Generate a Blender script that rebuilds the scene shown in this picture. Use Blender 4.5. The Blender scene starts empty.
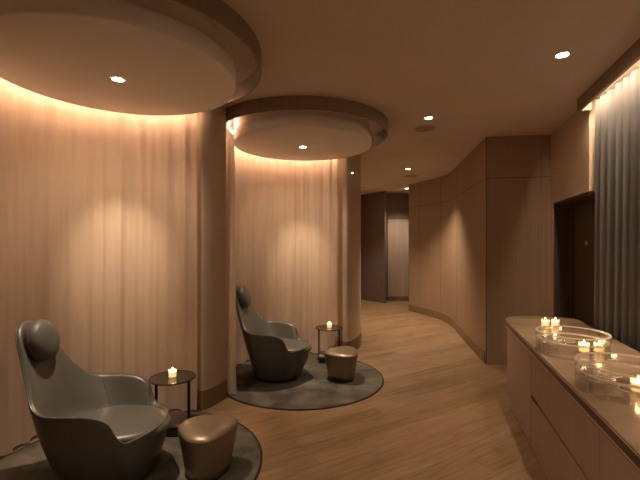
import bpy, bmesh, math, random
from math import sin, cos, pi, radians, sqrt
from mathutils import Vector, Matrix
random.seed(7)
S = bpy.context.scene
COL = S.collection
CEIL = 2.93

# ------------------------------------------------------------ helpers
def link(o, parent=None):
    COL.objects.link(o)
    if parent is not None: o.parent = parent
    return o
def tag(o, label=None, cat=None, group=None, kind=None):
    if label: o['label'] = label
    if cat: o['category'] = cat
    if group: o['group'] = group
    if kind: o['kind'] = kind
    return o
def empty(name, loc=(0,0,0), rz=0.0):
    o = bpy.data.objects.new(name, None); o.empty_display_size = .1
    o.location = loc; o.rotation_euler = (0,0,rz)
    return link(o)
def obj(name, bm, mat, parent=None, smooth=True, sub=0, bevel=0, angle=40, recalc=True):
    if recalc: bmesh.ops.recalc_face_normals(bm, faces=bm.faces[:])
    me = bpy.data.meshes.new(name); bm.to_mesh(me); bm.free()
    if smooth:
        for p in me.polygons: p.use_smooth = True
        if angle:
            try: me.set_sharp_from_angle(angle=radians(angle))
            except Exception: pass
    me.materials.append(mat)
    o = bpy.data.objects.new(name, me); link(o, parent)
    if bevel:
        m = o.modifiers.new('b', 'BEVEL'); m.width = bevel; m.segments = 2; m.limit_method = 'ANGLE'
    if sub:
        m = o.modifiers.new('s', 'SUBSURF'); m.levels = sub; m.render_levels = sub
    return o
def dup(root, loc, rz=0.0):
    r = root.copy(); link(r); r.location = loc; r.rotation_euler = (0,0,rz)
    for ch in list(root.children):
        c = ch.copy(); link(c, r)
        for g in list(ch.children):
            d = g.copy(); link(d, c)
    return r
def box(bm, x0,x1,y0,y1,z0,z1, M=None):
    vs = [bm.verts.new((x,y,z)) for x in (x0,x1) for y in (y0,y1) for z in (z0,z1)]
    for f in ((0,1,3,2),(4,6,7,5),(0,4,5,1),(2,3,7,6),(0,2,6,4),(1,5,7,3)):
        bm.faces.new([vs[i] for i in f])
    if M is not None:
        for v in vs: v.co = M @ v.co
    return bm
def rings(bm, rs, closed=True, cap0=False, cap1=False):
    """loft between lists of points"""
    L = [[bm.verts.new(p) for p in r] for r in rs]
    n = len(L[0])
    for a, b in zip(L, L[1:]):
        for i in range(n if closed else n-1):
            j = (i+1) % n
            bm.faces.new((a[i], a[j], b[j], b[i]))
    if cap0: bm.faces.new(L[0][::-1])
    if cap1: bm.faces.new(L[-1])
    return L
def lathe(bm, prof, seg=48, c=(0,0,0), cap0=False, cap1=False):
    rs = [[(c[0]+r*cos(2*pi*i/seg), c[1]+r*sin(2*pi*i/seg), c[2]+z) for i in range(seg)] for r, z in prof]
    rings(bm, rs, True, cap0, cap1); return bm
def prism(bm, poly, z0, z1):
    a = [bm.verts.new((x,y,z0)) for x,y in poly]; b = [bm.verts.new((x,y,z1)) for x,y in poly]
    n = len(poly)
    bm.faces.new(a[::-1]); bm.faces.new(b)
    for i in range(n):
        j=(i+1)%n; bm.faces.new((a[i],a[j],b[j],b[i]))
    return bm
def ribbon(bm, path, t, z0, z1, side=1, closed=False):
    """wall along path; extra thickness t to the left (side=1) of travel"""
    n = len(path); off = []
    for i in range(n):
        a = Vector(path[max(i-1,0)]); b = Vector(path[min(i+1,n-1)])
        if closed: a = Vector(path[(i-1)%n]); b = Vector(path[(i+1)%n])
        d = (b-a).normalized(); nn = Vector((-d.y, d.x))*side*t
        off.append((path[i][0]+nn.x, path[i][1]+nn.y))
    rs = [[(p[0],p[1],z0) for p in path],[(p[0],p[1],z1) for p in path],
          [(p[0],p[1],z1) for p in off],[(p[0],p[1],z0) for p in off],]
    L = [[bm.verts.new(p) for p in r] for r in rs]
    m = n if closed else n-1
    for k in range(4):
        A, B = L[k], L[(k+1)%4]
        for i in range(m):
            j=(i+1)%n; bm.faces.new((A[i],A[j],B[j],B[i]))
    if not closed:
        bm.faces.new([L[k][0] for k in range(4)]); bm.faces.new([L[k][-1] for k in (3,2,1,0)])
    return bm
def arc(c, r, a0, a1, n):
    return [(c[0]+r*cos(radians(a0+(a1-a0)*i/n)), c[1]+r*sin(radians(a0+(a1-a0)*i/n))) for i in range(n+1)]
def tube(bm, pts, r, seg=8, closed=False):
    n=len(pts); rs=[]
    for i,p in enumerate(pts):
        p=Vector(p)
        a=Vector(pts[(i-1)%n] if closed else pts[max(i-1,0)]); b=Vector(pts[(i+1)%n] if closed else pts[min(i+1,n-1)])
        d=(b-a).normalized(); u=d.cross(Vector((0,0,1)))
        if u.length<1e-3: u=d.cross(Vector((1,0,0)))
        u.normalize(); w=d.cross(u)
        rs.append([p+u*r*cos(2*pi*k/seg)+w*r*sin(2*pi*k/seg) for k in range(seg)])
    if closed: rs.append(rs[0])
    rings(bm, rs, True, not closed, not closed)
    if closed: bmesh.ops.remove_doubles(bm, verts=bm.verts[:], dist=1e-5)
    return bm
def catmull(P, n, closed=False):
    out=[]; m=len(P)
    rng = range(m) if closed else range(m-1)
    for i in rng:
        g=lambda k: Vector(P[k%m]) if closed else Vector(P[min(max(k,0),m-1)])
        p0,p1,p2,p3=g(i-1),g(i),g(i+1),g(i+2)
        for k in range(n):
            t=k/n
            out.append(.5*((2*p1)+(p2-p0)*t+(2*p0-5*p1+4*p2-p3)*t*t+(3*p1-p0-3*p2+p3)*t**3))
    if not closed: out.append(Vector(P[-1]))
    return out

# ------------------------------------------------------------ materials
def mat(name, col, rough=.6, metal=0, spec=.5, emis=None, es=0, trans=0):
    m = bpy.data.materials.new(name); m.use_nodes = True
    b = m.node_tree.nodes['Principled BSDF']
    b.inputs['Base Color'].default_value = (*col,1); b.inputs['Roughness'].default_value = rough
    b.inputs['Metallic'].default_value = metal; b.inputs['Specular IOR Level'].default_value = spec
    b.inputs['Transmission Weight'].default_value = trans
    if emis: b.inputs['Emission Color'].default_value=(*emis,1); b.inputs['Emission Strength'].default_value=es
    return m
def N(m, t, **kw):
    n = m.node_tree.nodes.new(t)
    for k,v in kw.items(): setattr(n,k,v)
    return n
def noise_col(m, c1, c2, scale=(1,1,1), nscale=5, detail=4, coord='Object', bump=0, rot=(0,0,0), p0=.3, p1=.7, dist=0, bdist=.01):
    L = m.node_tree.links; b = m.node_tree.nodes['Principled BSDF']
    tc=N(m,'ShaderNodeTexCoord'); mp=N(m,'ShaderNodeMapping'); nz=N(m,'ShaderNodeTexNoise'); cr=N(m,'ShaderNodeValToRGB')
    mp.inputs['Scale'].default_value=scale; mp.inputs['Rotation'].default_value=rot
    nz.inputs['Scale'].default_value=nscale; nz.inputs['Detail'].default_value=detail; nz.inputs['Distortion'].default_value=dist
    L.new(tc.outputs[coord],mp.inputs[0]); L.new(mp.outputs[0],nz.inputs['Vector']); L.new(nz.outputs['Fac'],cr.inputs[0])
    cr.color_ramp.elements[0].position=p0; cr.color_ramp.elements[1].position=p1
    cr.color_ramp.elements[0].color=(*c1,1); cr.color_ramp.elements[1].color=(*c2,1)
    L.new(cr.outputs[0],b.inputs['Base Color'])
    if bump:
        bp=N(m,'ShaderNodeBump'); bp.inputs['Strength'].default_value=bump; bp.inputs['Distance'].default_value=bdist
        L.new(nz.outputs['Fac'],bp.inputs['Height']); L.new(bp.outputs[0],b.inputs['Normal'])
    return m
def floor_mat():
    m = mat('oak_floor',(.4,.25,.13),.42,spec=.35)
    L=m.node_tree.links; b=m.node_tree.nodes['Principled BSDF']
    tc=N(m,'ShaderNodeTexCoord'); mp=N(m,'ShaderNodeMapping'); mp.inputs['Rotation'].default_value=(0,0,radians(-32))
    br=N(m,'ShaderNodeTexBrick'); br.offset=.37
    br.inputs['Scale'].default_value=1; br.inputs['Brick Width'].default_value=1.5; br.inputs['Row Height'].default_value=.14
    br.inputs['Mortar Size'].default_value=.0012; br.inputs['Mortar Smooth'].default_value=.5
    br.inputs['Color1'].default_value=(.0,.0,.0,1); br.inputs['Color2'].default_value=(1,1,1,1); br.inputs['Mortar'].default_value=(.5,.5,.5,1)
    br.inputs['Bias'].default_value=0
    mp2=N(m,'ShaderNodeMapping'); mp2.inputs['Scale'].default_value=(1.1,13,1)
    nz=N(m,'ShaderNodeTexNoise'); nz.inputs['Scale'].default_value=2.2; nz.inputs['Detail'].default_value=7; nz.inputs['Distortion'].default_value=1.2
    L.new(tc.outputs['Object'],mp.inputs[0]); L.new(mp.outputs[0],br.inputs[0]); L.new(mp.outputs[0],mp2.inputs[0]); L.new(mp2.outputs[0],nz.inputs['Vector'])
    mx=N(m,'ShaderNodeMath'); mx.operation='MULTIPLY_ADD'; mx.inputs[1].default_value=.22
    L.new(br.outputs['Color'],mx.inputs[0]); 
    sc=N(m,'ShaderNodeMath'); sc.operation='MULTIPLY'; sc.inputs[1].default_value=.9; L.new(nz.outputs['Fac'],sc.inputs[0]); L.new(sc.outputs[0],mx.inputs[2])
    cr=N(m,'ShaderNodeValToRGB'); e=cr.color_ramp.elements
    e[0].position=.28; e[0].color=(.185,.112,.058,1); e[1].position=.85; e[1].color=(.40,.275,.165,1)
    k=cr.color_ramp.elements.new(.52); k.color=(.29,.183,.10,1)
    L.new(mx.outputs[0],cr.inputs[0])
    mm=N(m,'ShaderNodeMix'); mm.data_type='RGBA'; mm.inputs['B'].default_value=(.10,.055,.03,1)
    fm=N(m,'ShaderNodeMath'); fm.operation='MULTIPLY'; fm.inputs[1].default_value=.7
    L.new(br.outputs['Fac'],fm.inputs[0]); L.new(fm.outputs[0],mm.inputs['Factor']); L.new(cr.outputs[0],mm.inputs['A'])
    L.new(mm.outputs['Result'],b.inputs['Base Color'])
    bp=N(m,'ShaderNodeBump'); bp.inputs['Strength'].default_value=.15; bp.inputs['Distance'].default_value=.004
    L.new(nz.outputs['Fac'],bp.inputs['Height']); L.new(bp.outputs[0],b.inputs['Normal'])
    return m
def veneer(name, c1, c2, rough=.5):
    m = mat(name,c1,rough,spec=.3)
    return noise_col(m,c1,c2,scale=(14,14,.35),nscale=3,detail=6,p0=.25,p1=.75)
def sheer(name, c, transp=.12, trl=.35):
    m = bpy.data.materials.new(name); m.use_nodes=True; nt=m.node_tree; nt.nodes.clear(); L=nt.links
    d=N(m,'ShaderNodeBsdfDiffuse'); t=N(m,'ShaderNodeBsdfTranslucent'); tr=N(m,'ShaderNodeBsdfTransparent')
    d.inputs[0].default_value=(*c,1); t.inputs[0].default_value=(*c,1)
    a=N(m,'ShaderNodeMixShader'); a.inputs[0].default_value=trl; L.new(d.outputs[0],a.inputs[1]); L.new(t.outputs[0],a.inputs[2])
    b=N(m,'ShaderNodeMixShader'); b.inputs[0].default_value=transp; L.new(a.outputs[0],b.inputs[1]); L.new(tr.outputs[0],b.inputs[2])
    o=N(m,'ShaderNodeOutputMaterial'); L.new(b.outputs[0],o.inputs[0])
    tc=N(m,'ShaderNodeTexCoord'); mp=N(m,'ShaderNodeMapping'); mp.inputs['Scale'].default_value=(28,28,2)
    nz=N(m,'ShaderNodeTexNoise'); nz.inputs['Scale'].default_value=1; nz.inputs['Detail'].default_value=3
    cr=N(m,'ShaderNodeValToRGB'); cr.color_ramp.elements[0].color=(c[0]*.94,c[1]*.93,c[2]*.92,1); cr.color_ramp.elements[1].color=(*c,1)
    cr.color_ramp.elements[0].position=.3; cr.color_ramp.elements[1].position=.7
    L.new(tc.outputs['Object'],mp.inputs[0]); L.new(mp.outputs[0],nz.inputs['Vector']); L.new(nz.outputs['Fac'],cr.inputs[0])
    L.new(cr.outputs[0],d.inputs[0]); L.new(cr.outputs[0],t.inputs[0])
    return m
def thin_glass(name, tint=(.985,.985,.98), milky=.0, base=.02):
    m = bpy.data.materials.new(name); m.use_nodes=True; nt=m.node_tree; nt.nodes.clear(); L=nt.links
    tr=N(m,'ShaderNodeBsdfTransparent'); tr.inputs[0].default_value=(*tint,1)
    gl=N(m,'ShaderNodeBsdfGlossy'); gl.inputs['Roughness'].default_value=.06
    lw=N(m,'ShaderNodeLayerWeight'); lw.inputs[0].default_value=.35
    ad=N(m,'ShaderNodeMath'); ad.operation='MULTIPLY_ADD'; ad.inputs[1].default_value=.36; ad.inputs[2].default_value=base
    L.new(lw.outputs['Fresnel'],ad.inputs[0])
    a=N(m,'ShaderNodeMixShader'); L.new(ad.outputs[0],a.inputs[0]); L.new(tr.outputs[0],a.inputs[1]); L.new(gl.outputs[0],a.inputs[2])
    o=N(m,'ShaderNodeOutputMaterial')
    if milky:
        d=N(m,'ShaderNodeBsdfTranslucent'); d.inputs[0].default_value=(.9,.86,.8,1)
        d2=N(m,'ShaderNodeBsdfDiffuse'); d2.inputs[0].default_value=(.9,.86,.8,1)
        mx=N(m,'ShaderNodeMixShader'); L.new(d.outputs[0],mx.inputs[1]); L.new(d2.outputs[0],mx.inputs[2])
        b=N(m,'ShaderNodeMixShader'); b.inputs[0].default_value=milky; L.new(a.outputs[0],b.inputs[1]); L.new(mx.outputs[0],b.inputs[2]); L.new(b.outputs[0],o.inputs[0])
    else: L.new(a.outputs[0],o.inputs[0])
    return m
WARM=(1,.77,.54)
M={}
M['floor']=floor_mat()
M['ceil']=noise_col(mat('ceiling_plaster',(.7,.6,.5),.85,spec=.1),(.66,.57,.48),(.70,.60,.51),nscale=2)
M['plaster']=noise_col(mat('polished_plaster',(.45,.36,.28),.55,spec=.25),(.58,.47,.36),(.64,.53,.41),nscale=3)
M['drum']=mat('drum_plaster',(.92,.86,.81),.8,spec=.15)
M['wood']=veneer('oak_veneer',(.30,.205,.135),(.40,.28,.19))
M['wooddk']=veneer('smoked_veneer',(.17,.13,.11),(.23,.18,.155))
M['seam']=mat('panel_seam',(.11,.075,.05),.8)
M['base']=veneer('skirting_wood',(.20,.13,.04),(.26,.18,.125))
M['hoop']=veneer('hoop_veneer',(.24,.17,.125),(.31,.225,.17))
M['rug']=noise_col(mat('rug_wool',(.1,.09,.07),.95,spec=.05),(.065,.059,.050),(.18,.16,.132),nscale=3.2,detail=5,bump=.3,dist=.8,p0=.35,p1=.7)
M['rugedge']=mat('rug_binding',(.05,.043,.035),.9,spec=.1)
M['leather']=noise_col(mat('grey_leather',(.1,.1,.04),.36,spec=.6),(.088,.085,.075),(.103,.10,.088),nscale=4)
M['leather2']=mat('headrest_leather',(.095,.092,.082),.45,spec=.4)
M['gold']=noise_col(mat('bronze_leather',(.3,.22,.14),.36,spec=.6,metal=.5),(.26,.20,.135),(.30,.235,.16),nscale=4)
M['bronze']=mat('dark_bronze',(.045,.03,.022),.35,metal=.6)
M['stone']=noise_col(mat('pale_stone',(.35,.3,.25),.4),(.30,.24,.19),(.42,.34,.27),nscale=7,detail=6)
M['tabletop']=mat('smoked_top',(.03,.024,.02),.14,spec=.6)
M['marble']=noise_col(mat('beige_marble',(.4,.3,.2),.16,spec=.5),(.32,.225,.15),(.52,.385,.27),nscale=2.5,detail=8,dist=1.4,p0=.3,p1=.75)
M['front']=veneer('cabinet_veneer',(.36,.265,.215),(.45,.335,.27),.45)
M['metal']=mat('champagne_metal',(.80,.68,.56),.35,metal=.75)
M['channel']=mat('channel_bronze',(.09,.065,.05),.4,metal=.4)
M['dark']=mat('shadow_gap',(.02,.016,.013),.7)
M['sheer']=sheer('peach_sheer',(.76,.61,.48),.08,.36)
M['drape']=sheer('grey_drape',(.18,.178,.172),.0,.12)
M['glass']=thin_glass('clear_glass')
M['rim']=thin_glass('glass_rim',milky=.6)
M['pane']=thin_glass('window_glass',tint=(.8,.85,.9))
M['wax']=mat('candle_wax',(.9,.75,.55),.5,emis=(1,.55,.22),es=.8)
M['votive']=thin_glass('votive_glass',milky=.25)
M['flame']=mat('flame',(1,.7,.3),.5,emis=(1,.60,.25),es=18)
M['lens']=mat('lamp_lens',(1,.9,.8),.5,emis=(1,.80,.58),es=20)
M['led']=mat('led_strip',(1,.9,.8),.5,emis=(1,.77,.57),es=32)
M['trim']=mat('lamp_trim',(.5,.42,.34),.5)
M['grille']=noise_col(mat('speaker_mesh',(.2,.16,.12),.8),(.36,.29,.22),(.44,.36,.28),nscale=200)
M['doorleaf']=veneer('dark_door',(.07,.048,.036),(.10,.07,.052))
M['lightdoor']=veneer('pale_door',(.40,.32,.26),(.52,.43,.36))

def spot(name, loc, power, size=80, blend=.8, aim=(0,0,-1), parent=None, col=WARM, r=.035):
    l=bpy.data.lights.new(name,'SPOT'); l.energy=power; l.color=col; l.spot_size=radians(size); l.spot_blend=blend; l.shadow_soft_size=r
    o=bpy.data.objects.new(name,l); o.location=loc; o.rotation_euler=Vector(aim).to_track_quat('-Z','Y').to_euler()
    return link(o,parent)
def point(name, loc, power, parent=None, col=(1,.55,.25), r=.012):
    l=bpy.data.lights.new(name,'POINT'); l.energy=power; l.color=col; l.shadow_soft_size=r
    o=bpy.data.objects.new(name,l); o.location=loc; return link(o,parent)

# ------------------------------------------------------------ plan
C1=(-1.40,2.77); C2=(-.20,4.70)
A=Vector((.2652,.9642)); NI=Vector((-.9642,.2652)); O=Vector((1.52,0))
def W(s,o): # along right wall, o = distance into the room
    p=O+A*s+NI*o; return (p.x,p.y)
def wbox(bm,s0,s1,o0,o1,z0,z1):
    return prism(bm,[W(s0,o0),W(s1,o0),W(s1,o1),W(s0,o1)],z0,z1)

# floor / ceiling
tag(obj('floor',box(bmesh.new(),-3.3,4,-1.8,12.5,-.1,0),M['floor'],smooth=False),kind='structure')
tag(obj('ceiling',box(bmesh.new(),-3.3,4,-1.8,12.5,CEIL,CEIL+.1),M['ceil'],smooth=False),kind='structure')

# left side: serpentine plaster wall
left=[(-2.85,-1.65),(-2.85,1.9)]+arc(C1,1.07,215,79,24)
pil1=catmull([(-1.165,3.80),(-1.11,3.73),(-1.045,3.80),(-1.0,3.90),(-.968,4.0),(-.955,4.06),(-1.0,4.10)],5)
left+=[(p[0],p[1]) for p in pil1]
left+=arc(C2,1.07,207,61,26)
pil2=catmull([(.325,5.62),(.39,5.62),(.49,5.79),(.575,5.99),(.63,6.22),(.663,6.5),(.672,6.8),(.67,6.95)],5)
left+=[(p[0],p[1]) for p in pil2]
left+=[(.62,7.0),(.5,7.2),(.45,9.0),(.6,11.7),(1.0,11.75)]
tag(obj('wall_left',ribbon(bmesh.new(),left,.03,0,CEIL,1),M['plaster'],angle=50),kind='structure')
def offp(path,d):
    out=[]
    for i,p in enumerate(path):
        a=Vector(path[max(i-1,0)]);b=Vector(path[min(i+1,len(path)-1)]);q=(b-a).normalized()
        out.append((p[0]+q.y*d,p[1]-q.x*d))
    return out
tag(obj('baseboard_left',ribbon(bmesh.new(),offp(left[2:-5],.012),.011,0,.18,1),M['base'],angle=50),kind='structure')
tag(obj('edge_glow_strip',tube(bmesh.new(),[(.685,6.97,0),(.685,6.97,CEIL)],.009),M['metal']),kind='structure')  # pale strip added to stand for the bright glow along this wall edge
# corridor end
tag(obj('wall_end',ribbon(bmesh.new(),[(1.0,11.75),(1.0,11.5),(1.35,10.98),(1.69,10.45),(1.735,10.5),(1.745,10.9)],.03,0,CEIL,1),M['wooddk'],smooth=False),kind='structure')
bm=bmesh.new(); box(bm,1.745,1.82,10.9,10.98,0,CEIL); box(bm,1.82,2.9,10.9,10.98,2.24,CEIL); box(bm,2.42,2.9,10.9,10.98,0,2.24)
tag(obj('wall_back',bm,M['wooddk'],smooth=False),kind='structure')
bm=bmesh.new(); box(bm,1.822,2.418,10.92,10.96,.0,2.238)
d1=tag(obj('door_1',bm,M['lightdoor'],smooth=False),kind='structure')
obj('kick_plate',box(bmesh.new(),1.83,2.41,10.912,10.919,.0,.12),M['wooddk'],d1,smooth=False)
obj('door_frame',box(bmesh.new(),1.822,1.85,10.895,10.918,0,2.238),M['seam'],d1,smooth=False)
# wood panelled wall right of the corridor
mid=[(2.92,5.03),(2.14,5.15)]
curve=[(p[0],p[1]) for p in catmull([(2.14,5.15),(2.21,5.65),(2.32,6.4),(2.43,7.1),(2.50,7.65),(2.47,8.2),(2.30,8.72),(2.07,9.3)],6)]
tag(obj('wall_middle',ribbon(bmesh.new(),[mid[0]]+curve+[(2.1,9.45),(2.45,10.9)],.04,0,CEIL,-1),M['wood'],angle=30),kind='structure')
face=[mid[0]]+curve
inn=offp(face,-.004)
tag(obj('baseboard_middle',ribbon(bmesh.new(),offp(curve[1:],-.014),.012,0,.15,-1),M['base'],angle=30),kind='structure')
bm=bmesh.new()
ribbon(bm,offp(curve,-.0015),.0014,2.392,2.40,-1)
ribbon(bm,[(2.90,5.031),(2.14,5.148)],.0012,2.392,2.40,1)
def vseam(p,n=(0,0),z0=0,z1=CEIL,w=.0022):
    box(bm,p[0]-w,p[0]+w,p[1]-w,p[1]+w,z0,z1)
for k in (18,30,38): vseam(curve[k],z0=.15)
vseam((2.14,5.15),w=.004)
tag(obj('trim_2',bm,M['seam'],smooth=False),kind='structure')
# right wall (plaster) with door, window bay
bm=bmesh.new()
wbox(bm,5.125,5.22,-.20,0,0,CEIL); wbox(bm,3.96,5.125,-.20,0,2.056,CEIL); wbox(bm,3.935,3.96,-.32,-.13,0,CEIL)
wbox(bm,-1.8,3.93,-.32,-.27,2.6,CEIL); wbox(bm,-1.8,-1.2,-.32,-.27,0,2.6)
tag(obj('wall_right',bm,M['plaster'],smooth=False),kind='structure')
bm=bmesh.new(); wbox(bm,3.965,5.2,-.25,-.205,0,2.1); d2=tag(obj('door_2',bm,M['doorleaf'],smooth=False),kind='structure')
bm=bmesh.new(); wbox(bm,5.10,5.12,-.198,-.004,0,2.05); wbox(bm,3.965,5.12,-.198,-.004,2.03,2.05); wbox(bm,5.06,5.10,-.203,-.17,0,2.03)
obj('door_frame',bm,M['doorleaf'],d2,smooth=False)
hp=W(4.62,-.19); bm=bmesh.new(); lathe(bm,[(.0,0),(.022,0),(.022,.012),(0,.012)],20)
bm.transform(Matrix.Translation((hp[0],hp[1],1.56))@Matrix.Rotation(radians(90),4,'Y'))
obj('door_knob',bm,M['metal'],d2)
bm=bmesh.new()
for s in (-1.2,.1,1.35,2.6,3.86): wbox(bm,s,s+.06,-.31,-.27,0,2.6)
wbox(bm,-1.2,3.92,-.31,-.27,2.54,2.6); wbox(bm,-1.2,3.92,-.31,-.27,0,.08)
w1=tag(obj('window_1',bm,M['bronze'],smooth=False),kind='structure')
bm=bmesh.new(); wbox(bm,-1.14,3.86,-.295,-.288,.08,2.54); obj('window_pane',bm,M['pane'],w1,smooth=False)
tag(obj('wall_rear',box(bmesh.new(),-3.2,3,-1.75,-1.65,0,CEIL),M['plaster'],smooth=False),kind='structure')

# ------------------------------------------------------------ curtains
def curtain(name, ptfn, L, z0, z1, m, lam, amp, seed, nz=26, pool=0, step=.009, bil=0, peaky=False):
    rnd=random.Random(seed); n=int(L/step); bm=bmesh.new()
    ph=[0.0]; am=[]
    f=1.0; a=1.0
    for i in range(n+1):
        if i%12==0: ft=rnd.uniform(.65,1.45); at=rnd.uniform(.5,1.25)
        f+=(ft-f)*.12; a+=(at-a)*.1
        ph.append(ph[-1]+2*pi*step/lam*f); am.append(a)
    rows=[]
    for k in range(nz+1):
        t=k/nz; z=z1+(z0-z1)*t
        row=[]
        for i in range(n+1):
            s=L*i/n
            w=sin(ph[i]+.5*t*sin(s*3+seed))+.35*sin(2.3*ph[i]+1.7*t+seed)
            if peaky: w=1.0-2.1*(1-abs(sin(ph[i]/2+.25*t*sin(s*3+seed))))**1.0+.12*sin(2.3*ph[i])
            o=amp*am[i]*w*(.75+.35*t)+bil*(sin(s*9.1+seed+.6*t)+.6*sin(s*15.7+1.7*seed-.5*t))*t**.5
            if t>.94: o-=pool*(t-.94)/.06*(1+.6*sin(s*9+seed))
            x,y=ptfn(s,o); row.append((x,y,z+(.006*sin(ph[i]) if k==nz else 0)))
        rows.append(row)
    rings(bm,rows,closed=False)
    return obj(name,bm,m,angle=0,recalc=False)
def on_arc(c,r,a0,sgn=-1):
    def f(s,o):
        a=radians(a0)+sgn*s/r; return (c[0]+(r+o)*cos(a),c[1]+(r+o)*sin(a))
    return f
R=.94
c=curtain('sheer_curtain',on_arc(C1,R,218),radians(218-73)*R,.022,CEIL-.03,M['sheer'],.21,.018,3,pool=.02,bil=.02)
tag(c,'peach sheer curtain wrapping the near alcove behind the nearest lounge chair','curtain')
c=curtain('sheer_curtain',on_arc(C2,R,224),radians(224-61)*R,.022,CEIL-.03,M['sheer'],.19,.018,11,pool=.02,bil=.018)
tag(c,'peach sheer curtain wrapping the far alcove beside the corridor','curtain')
dr=curtain('window_drape',lambda s,o: W(3.925-s,-.058+o),4.9,.02,CEIL-.05,M['drape'],.15,.050,5,peaky=True)
tag(dr,'grey pleated full-height drape hanging along the window behind the counter','curtain')
# curtain pelmet
bm=bmesh.new(); wbox(bm,-1.6,3.92,.085,.115,2.81,CEIL-.001); wbox(bm,3.895,3.92,.001,.085,2.81,CEIL-.001)
p=obj('pelmet',bm,M['hoop'],smooth=False); tag(p,'dark wooden pelmet box along the ceiling above the grey drape','pelmet')
bm=bmesh.new(); wbox(bm,-1.5,3.87,.062,.078,CEIL-.03,CEIL-.018); obj('led_strip',bm,M['led'],p,smooth=False)
al=bpy.data.lights.new('pelmet_light','AREA'); al.shape='RECTANGLE'; al.size=3.8; al.size_y=.02; al.energy=15; al.color=(1,.74,.5)
lo=bpy.data.objects.new('pelmet_light',al); q=W(1.95,.06); lo.location=(q[0],q[1],CEIL-.035)
lo.rotation_euler=(0,0,math.atan2(A.y,A.x)); link(lo,p)

# ------------------------------------------------------------ ceiling drums + hoops
def drum(c,label,hlabel,led0,led1,aim,power):
    t=empty('ceiling_drum',(c[0],c[1],CEIL)); tag(t,label,'ceiling feature')
    z=2.69-CEIL
    obj('lower_disc',lathe(bmesh.new(),[(0.0001,z),(.785,z),(.797,z+.004),(.80,z+.012),(.80,z+.115),(.797,z+.12),(.78,z+.121)],96),M['drum'],t,angle=60)
    obj('upper_disc',lathe(bmesh.new(),[(.775,z+.12),(.775,-.002)],96),M['drum'],t)
    bm=bmesh.new(); ribbon(bm,arc((0,0),.86,led0,led1,60),.014,-.05,-.038,1)
    obj('led_strip',bm,M['led'],t,smooth=False)
    h=obj('ceiling_hoop',ribbon(bmesh.new(),arc((0,0),.985,0,360,96)[:-1],.016,2.80-CEIL,-.001,1,closed=True),M['hoop'],angle=60)
    h.location=(c[0],c[1],CEIL); tag(h,hlabel,'ceiling feature')
    d=empty('downlight',(c[0],c[1],2.689)); 
    obj('trim_ring',lathe(bmesh.new(),[(.036,-.001),(.046,-.004),(.05,0.0)],32),M['trim'],d)
    obj('lens',lathe(bmesh.new(),[(.0001,-.001),(.036,-.001)],32),M['lens'],d)
    spot('curtain_beam',(0,0,-.02),power*.38,112,1.0,aim,d)
    spot('accent_beam',(0,0,-.02),power*.95,40,1.0,(aim[0]*1.35,aim[1]*1.35,-1),d)
    spot('chair_beam',(0,0,-.02),power*1.25,54,1.0,(0,0,-1),d)
    return d
d=drum(C1,'large pale round drum lowered from the ceiling over the near alcove','dark wooden hoop around the nearer ceiling drum',70,232,(-.22,.47,-1),66)
tag(d,'recessed downlight in the underside of the nearer ceiling drum','ceiling light')
d=drum(C2,'pale round drum lowered from the ceiling over the far alcove','dark wooden hoop around the farther ceiling drum',62,203,(-.03,.47,-1),66)
tag(d,'recessed downlight in the underside of the farther ceiling drum','ceiling light')
def downl(x,y,label,power,size=75,aim=(0,0,-1)):
    d=empty('downlight',(x,y,CEIL)); tag(d,label,'ceiling light')
    obj('trim_ring',lathe(bmesh.new(),[(.04,-.001),(.05,-.005),(.056,0.0)],32),M['trim'],d)
    obj('lens',lathe(bmesh.new(),[(.0001,-.002),(.04,-.002)],32),M['lens'],d)
    spot('downlight_beam',(0,0,-.02),power,size,.95,aim,d)
downl(1.77,2.92,'recessed ceiling downlight above the counter, nearest the window drape',46,56,(-.2,0,-1))
downl(1.19,4.38,'recessed ceiling downlight beside the round ceiling speaker, between far hoop and wood block',45,74)
downl(1.62,7.36,'recessed ceiling downlight before the corridor bend',165,104)
downl(2.16,9.95,'farthest recessed ceiling downlight, at the corridor end',50,80,(-.05,.45,-1))
downl(.80,9.55,'unseen fill downlight added behind the curved pillar',60,100)  # unseen lamp added to brighten the dark panels at the corridor end
downl(.0,1.0,'added fill downlight above the viewer, out of view',42,100)  # lamp added out of view to fill the room and the curved pillars
downl(-.6,-.9,'added fill downlight behind the viewer on the left, out of view',22,90)  # unseen fill lamp, added for more bounce off the floor
downl(.7,-.9,'added fill downlight behind the viewer on the right, out of view',22,90)  # matching added lamp, also out of view, for floor bounce
for x,y,r,lab in ((1.25,4.78,.13,'round flush ceiling speaker just past the middle downlight'),(1.83,8.1,.14,'round flush ceiling speaker above the panelled bend'),(1.06,9.7,.09,'small round ceiling speaker beyond the curved pillar')):
    o=empty('ceiling_speaker',(x,y,CEIL)); tag(o,lab,'ceiling speaker')
    obj('frame',lathe(bmesh.new(),[(r-.008,-.006),(r,-.006),(r+.004,-.001)],40),M['trim'],o)
    obj('grille',lathe(bmesh.new(),[(.0001,-.005),(r-.008,-.005)],40),M['grille'],o)
o=empty('wall_light',(.455,5.70,2.56)); o.rotation_euler=(0,0,radians(-58)); tag(o,'tiny glowing light high on the curved plaster pillar','wall light')
bm=bmesh.new(); lathe(bm,[(.0001,0),(.016,0),(.016,.012),(.0001,.012)],20,cap0=False); bm.transform(Matrix.Rotation(radians(90),4,'Y')); obj('bezel',bm,M['trim'],o)
bm=bmesh.new(); bmesh.ops.create_uvsphere(bm,u_segments=14,v_segments=8,radius=.007); bm.transform(Matrix.Translation((.014,0,0))); obj('bulb',bm,M['lens'],o)

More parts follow.
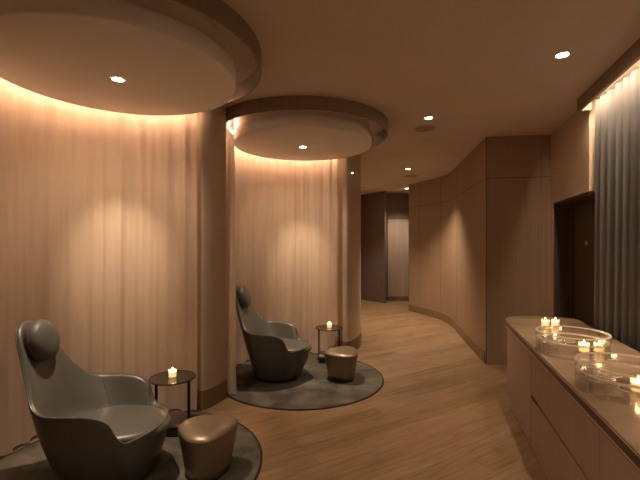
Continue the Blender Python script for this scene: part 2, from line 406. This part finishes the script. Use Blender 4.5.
# ------------------------------------------------------------ rugs
for c,lab in (((-1.35,2.77),'round dark grey rug under the nearest lounge chair, cut by the photo bottom'),((-.21,4.66),'round dark grey rug in the far alcove, fully in view')):
    t=empty('round_rug',(c[0],c[1],0)); tag(t,lab,'rug')
    obj('pile',lathe(bmesh.new(),[(.0001,.011),(.925,.011),(.93,.006),(.93,.001)],96),M['rug'],t)
    obj('binding',lathe(bmesh.new(),[(.931,.001),(.931,.0105),(.936,.012),(.942,.008),(.942,.001)],96),M['rugedge'],t)

# ------------------------------------------------------------ lounge chair
def chair():
    t=empty('lounge_chair'); 
    half=[(.395,0,.372),(.37,.14,.374),(.315,.245,.372),(.25,.308,.368),(.208,.335,.415),(.172,.357,.503),(.08,.380,.552),(-.06,.392,.565),(-.18,.375,.57),(-.265,.325,.605),(-.335,.255,.71),(-.40,.195,.84),(-.455,.150,.96),(-.487,.085,1.025),(-.497,0,1.045)]
    full=half+[(x,-y,z) for x,y,z in half[-2:0:-1]]
    rim=catmull(full,4,closed=True)
    n=len(rim)
    def ang(p):
        return math.atan2(p.y,p.x+.02)
    rows=[]
    # outer rows bottom to rim
    bot=[]
    for p in rim:
        a=ang(p); bot.append(Vector((.025+.255*cos(a),.258*sin(a),.035)))
    rows.append([b*1 for b in bot])
    for v in (.04,.15,.3,.45,.6,.75,.88,.96):
        row=[]
        for b,p in zip(bot,rim):
            q=b.lerp(p,v); h=Vector((q.x+.02,q.y,0)); hn=h.normalized() if h.length>0 else h
            q=q+hn*((.026+.010*(hn.x if h.length>0 else 0))*sin(pi*v**1.15)); 
            if v==.04: q.z=.042
            row.append(q)
        rows.append(row)
    # rim roll
    axis=Vector((.06,0,0))
    inw=[]
    for p in rim:
        d=Vector((axis.x-p.x,-p.y,0)); d.normalize(); inw.append(d)
    rows.append([p+Vector((0,0,.006)) for p in rim])
    rows.append([p+d*.014+Vector((0,0,.011)) for p,d in zip(rim,inw)])
    rows.append([p+d*.030+Vector((0,0,.004)) for p,d in zip(rim,inw)])
    seat=[]
    for p in rim:
        a=ang(p); seat.append(Vector((.06+.30*cos(a) if cos(a)>0 else .06+.27*cos(a),.275*sin(a),.335)))
    top=[p+d*.036+Vector((0,0,-.008)) for p,d in zip(rim,inw)]
    for v in (0,.12,.28,.45,.62,.8,1.0):
        row=[]
        for s,p in zip(seat,top):
            q=p.lerp(s,v); hh=max(0,(p.z-.45))
            h=Vector((q.x-.06,q.y,0)); hn=h.normalized() if h.length>1e-4 else h
            row.append(q+Vector((0,0,-.03*hh*sin(pi*v))))
        rows.append(row)
    bm=bmesh.new(); rings(bm,rows,True,cap0=True,cap1=True)
    obj('shell',bm,M['leather'],t,sub=1,angle=0)
    inner=rows[-7:]
    for k in (4*8,n-4*8): obj('inner_seam',tube(bmesh.new(),[rw[k]+inw[k]*.001 for rw in inner],.0028,6),M['leather2'],t)
    # seat cushion
    rs=[]
    for sc,z in ((.9,.325),(1.0,.34),(1.005,.365),(.98,.383),(.92,.393),(.75,.400),(.45,.402),(.15,.400)):
        rs.append([Vector((.06+(s.x-.06)*sc*(1.22 if s.x>.06 else 1.0),s.y*sc,z-(.012*max(0,(s.x-.06)/.3)*sc))) for s in seat])
    bm=bmesh.new(); rings(bm,rs,True,cap0=True,cap1=True)
    obj('seat_cushion',bm,M['leather'],t,sub=1,angle=0)
    # headrest
    bm=bmesh.new(); bmesh.ops.create_uvsphere(bm,u_segments=32,v_segments=18,radius=1)
    for v in bm.verts:
        x,y,z=v.co; r=sqrt(y*y+z*z); e=(abs(x)**1.0)
        k=1.0/(max(1e-6,(r**2.6+abs(x)**2.6)**(1/2.6)))
        v.co=Vector((x*k*.068,y*k*.138,z*k*.134))
    bm.transform(Matrix.Translation((-.385,0,.925))@Matrix.Rotation(radians(-14),4,'Y'))
    hr=obj('headrest',bm,M['leather2'],t,angle=0)
    bm=bmesh.new(); tube(bm,[Vector((0,cos(a)*.1385,sin(a)*.135)) for a in [2*pi*i/40 for i in range(40)]],.003,6,True)
    bm.transform(Matrix.Translation((-.385,0,.925))@Matrix.Rotation(radians(-14),4,'Y')); obj('headrest_piping',bm,M['leather'],hr)
    bm=bmesh.new(); tube(bm,[p+Vector((0,0,.008))+d*.004 for p,d in zip(rim,inw)],.0042,6,True)
    obj('rim_piping',bm,M['leather'],t)
    obj('swivel_base',lathe(bmesh.new(),[(.0001,.013),(.235,.013),(.24,.018),(.24,.036),(.0001,.036)],48,c=(.0,0,0)),M['dark'],t)
    return t
ch=chair(); ch.location=(-1.42,2.63,0); ch.rotation_euler=(0,0,radians(5))
tag(ch,'large grey leather lounge chair with round headrest on the nearest rug','lounge chair')
c2=dup(ch,(-.52,4.66,0),radians(-8)); tag(c2,'grey leather lounge chair with round headrest in the far alcove','lounge chair')

# ------------------------------------------------------------ ottoman
def ottoman():
    t=empty('ottoman'); n=48
    def sec(r,z,tilt=0,k=.09):
        out=[]
        for i in range(n):
            a=2*pi*i/n; rr=r*(1+k*cos(3*a)+.02*cos(a))
            x,y=rr*cos(a),rr*sin(a); out.append((x,y,z+tilt*x))
        return out
    bm=bmesh.new()
    rings(bm,[sec(.135,.026),sec(.145,.03),sec(.155,.08,.01),sec(.170,.17,.02),sec(.186,.25,.03),sec(.193,.285,.035),sec(.192,.300,.04)],True,cap0=True)
    obj('body',bm,M['gold'],t,angle=0)
    bm=bmesh.new()
    rings(bm,[sec(.190,.299,.04),sec(.194,.304,.04),sec(.190,.316,.04),sec(.176,.328,.04),sec(.14,.338,.04),sec(.09,.343,.04),sec(.04,.345,.04)],True,cap1=True)
    obj('top_cushion',bm,M['gold'],t,angle=0)
    obj('glide',lathe(bmesh.new(),[(.0001,.012),(.12,.012),(.12,.027),(.0001,.027)],32),M['dark'],t)
    return t
o1=ottoman(); o1.location=(-.765,2.70,0); o1.rotation_euler=(0,0,radians(35)); tag(o1,'bronze leather ottoman in front of the nearest lounge chair','ottoman')
o2=dup(o1,(.255,4.58,0),radians(60)); tag(o2,'bronze leather ottoman on the far rug before the second chair','ottoman')

# ------------------------------------------------------------ side table
def table():
    t=empty('side_table')
    obj('tabletop',lathe(bmesh.new(),[(.0001,.438),(.178,.438),(.184,.441),(.185,.446),(.183,.450),(.178,.4515),(.176,.448),(.0001,.448)],64),M['tabletop'],t,angle=35)
    for x,y in ((-.135,0),(.135,0)):
        obj('leg',box(bmesh.new(),x-.009,x+.009,y-.009,y+.009,.012,.438),M['bronze'],t,smooth=False)
    obj('base_block',box(bmesh.new(),-.125,.125,-.125,.125,.012,.085),M['bronze'],t,smooth=False,bevel=.003)
    obj('stone_shelf',box(bmesh.new(),-.125,.125,-.125,.125,.086,.108),M['stone'],t,smooth=False,bevel=.003)
    return t
t1=table(); t1.location=(-1.22,3.31,0); tag(t1,'round dark side table with candle behind the nearest chair and ottoman','side table')
t2=dup(t1,(.12,5.27,0),radians(-5)); tag(t2,'round dark side table with candle in the far alcove by the curtain','side table')

# ------------------------------------------------------------ candles
def candle():
    t=empty('candle')
    bm=bmesh.new(); lathe(bm,[(.0001,0),(.029,0),(.033,.004),(.034,.062),(.0325,.062),(.031,.006),(.0001,.005)],28); obj('glass_cup',bm,M['votive'],t)
    obj('wax',lathe(bmesh.new(),[(.0001,.006),(.029,.006),(.030,.045),(.026,.043),(.0001,.042)],28),M['wax'],t)
    f=obj('flame',lathe(bmesh.new(),[(.0005,.049),(.005,.052),(.007,.058),(.006,.066),(.003,.075),(.0005,.082)],14),M['flame'],t)
    obj('wick',tube(bmesh.new(),[(0,0,.041),(0,0,.052)],.0012,6),M['dark'],t)
    point('candle_glow',(0,0,.068),.28,t)
    return t
cd=candle(); cd.location=(-1.222,3.315,.4485); tag(cd,'lit candle in a glass cup on the nearer side table','candle')
dc=[((.125,5.28,.4485),'lit candle in a glass cup on the far side table'),
    ((2.045,3.63,.801),'small lit candle on the counter behind the glass vessels, left of its pair'),
    ((2.135,3.63,.801),'small lit candle on the counter behind the glass vessels, right of its pair'),
    ((1.815,2.75,.809),'lit candle inside the farther glass vessel, left of its pair'),
    ((1.92,2.75,.809),'lit candle inside the farther glass vessel, right of its pair'),
    ((1.60,2.01,.809),'lit candle inside the nearer glass vessel at the photo edge')]
for i,(l,lab) in enumerate(dc):
    c=dup(cd,l); tag(c,lab,'candle')
    if i>0: c['group']='candles on the counter'

# ------------------------------------------------------------ counter
TH=.742
top=[W(-1.0,.062),W(-1.0,TH)]
cv=catmull([W(3.93,TH),W(4.01,.72),W(4.11,.665),W(4.18,.55),W(4.205,.36),W(4.19,.17),W(4.15,.08),W(4.09,.045)],5)
top+= [W(-.2,TH)]+[(p[0],p[1]) for p in cv]+[W(3.95,.045),W(3.93,.062)]
w=obj('worktop',prism(bmesh.new(),top,.787,.80),M['marble'],bevel=.002,smooth=False)
tag(w,'long beige marble worktop with rounded end running along the window drape','worktop')
def shrink(poly,d):
    cx=Vector(W(1.6,.39)); out=[]
    for p in poly:
        v=Vector(p); s=(v-O).dot(A); o=(v-O).dot(NI)
        out.append(W(s-(d if s>0 else -d)*(1 if s>3.9 else 0), min(o,TH-d)))
    return out
nt=obj('worktop_edge_trim',prism(bmesh.new(),shrink(top,.003),.779,.7865),M['metal'],w,smooth=False)
obj('recessed_channel',prism(bmesh.new(),shrink(top,.012),.732,.7785),M['channel'],w,smooth=False)
obj('lower_edge_trim',prism(bmesh.new(),shrink(top,.009),.724,.7315),M['metal'],w,smooth=False)
# units
def unit(label,s0,s1,fronts,end=False):
    t=empty('cabinet_unit',(0,0,0)); tag(t,label,'cabinet','cabinet units below the worktop')
    bm=bmesh.new()
    if end: prism(bm,[W(s0,.07),W(s0,TH-.035)]+[(q[0],q[1]) for q in catmull([W(3.90,TH-.035),W(3.96,TH-.045),W(4.05,.63),W(4.11,.5),W(4.12,.3),W(4.10,.14),W(4.04,.07)],5)],.05,.717)
    else: wbox(bm,s0,s1,.07,TH-.035,.05,.717)
    obj('body',bm,M['front'],t,smooth=False)
    bm=bmesh.new(); wbox(bm,s0,min(s1,3.95),.09,TH-.06,.0,.05); obj('plinth',bm,M['dark'],t,smooth=False)
    for nm,a,b,z0,z1,notch in fronts:
        bm=bmesh.new(); wbox(bm,a+.003,b-.003,TH-.034,TH-.014,z0,z1); f=obj(nm,bm,M['front'],t,smooth=False,bevel=.0015)
        if notch:
            bm=bmesh.new(); wbox(bm,b-.16,b-.01,TH-.0138,TH-.0125,z1-.002,z1+.016); obj('finger_pull',bm,M['dark'],f,smooth=False)
    bm=bmesh.new(); wbox(bm,s0,min(s1,3.93),TH-.034,TH-.018,.012,.03); obj('base_rail',bm,M['metal'],t,smooth=False)
    return t
unit('counter cabinet at the rounded end with two plain doors',2.93,4.1,[('door',3.58,3.93,.035,.715,0),('door',2.93,3.58,.035,.715,0)],True)
unit('counter cabinet with two wide drawers, right of the plain doors',1.68,2.926,[('drawer',1.68,2.926,.035,.395,1),('drawer',1.68,2.926,.417,.715,0)])
unit('nearest counter cabinet with drawers, cut by the photo edge',.42,1.676,[('drawer',.42,1.676,.035,.395,1),('drawer',.42,1.676,.417,.715,0)])

# glass vessels
def vessel(r,h):
    t=empty('glass_vessel')
    obj('wall',lathe(bmesh.new(),[(r-.004,.001),(r,.001),(r,h),(r-.004,h),(r-.004,.008)],72),M['glass'],t,angle=40)
    obj('rim',lathe(bmesh.new(),[(r-.014,h),(r-.014,h+.006),(r+.002,h+.006),(r+.002,h),(r-.014,h)],72),M['rim'],t,angle=40)
    obj('foot',lathe(bmesh.new(),[(.0001,.0075),(r-.005,.0075),(r-.005,.001),(.0001,.001)],72),M['glass'],t,angle=40)
    obj('inner_ring',lathe(bmesh.new(),[(r-.006,h-.05),(r-.03,h-.05),(r-.03,h-.043),(r-.006,h-.043),(r-.006,h-.05)],72),M['rim'],t,angle=40)
    return t
v1=vessel(.222,.135); v1.location=(1.745,2.77,.8005); tag(v1,'farther of the two round clear glass vessels on the counter','glass vessel')
v2=dup(v1,(1.553,2.03,.8005)); tag(v2,'nearer round clear glass vessel on the counter, cut by the photo edge','glass vessel')
def bowl(r,h):
    t=empty('glass_dish')
    obj('bowl',lathe(bmesh.new(),[(.0001,.0),(r*.7,.0),(r*.95,h*.5),(r,h),(r-.004,h),(r*.9,h*.55),(r*.65,.005),(.0001,.005)],36),M['glass'],t,angle=50)
    obj('lip',tube(bmesh.new(),[(cos(a)*r,sin(a)*r,h) for a in [2*pi*i/36 for i in range(36)]],.0025,6,True),M['rim'],t)
    return t
b=bowl(.05,.04); b.location=(1.66,2.85,.809); tag(b,'small clear glass dish at the left inside the farther vessel','glass dish','small dishes in the glass vessels')
for l,lab in (((1.79,2.90,.809),'small clear glass dish at the back inside the farther vessel'),((1.44,2.08,.809),'small clear glass dish at the left inside the nearer vessel'),
              ((1.56,2.15,.809),'small clear glass dish at the back inside the nearer vessel'),((1.50,1.93,.809),'small clear glass dish at the front inside the nearer vessel')):
    c=dup(b,l); tag(c,lab,'glass dish','small dishes in the glass vessels')

# ------------------------------------------------------------ world, camera, view
wd=bpy.data.worlds.new('dusk'); S.world=wd; wd.use_nodes=True
bg=wd.node_tree.nodes['Background']; bg.inputs[0].default_value=(.16,.24,.38,1); bg.inputs[1].default_value=.25
cam=bpy.data.cameras.new('camera'); co=bpy.data.objects.new('camera',cam); link(co)
co.location=(0,0,1.55); co.rotation_euler=(radians(90),0,0); cam.sensor_width=36; cam.lens=400*36/640; cam.shift_y=4/640
S.camera=co
S.view_settings.view_transform='Standard'; S.view_settings.look='None'; S.view_settings.gamma=1; S.view_settings.use_curve_mapping=False
S.view_settings.exposure=.96
S.cycles.use_denoising=True
S.cycles.max_bounces=10; S.cycles.diffuse_bounces=6; S.cycles.transparent_max_bounces=16
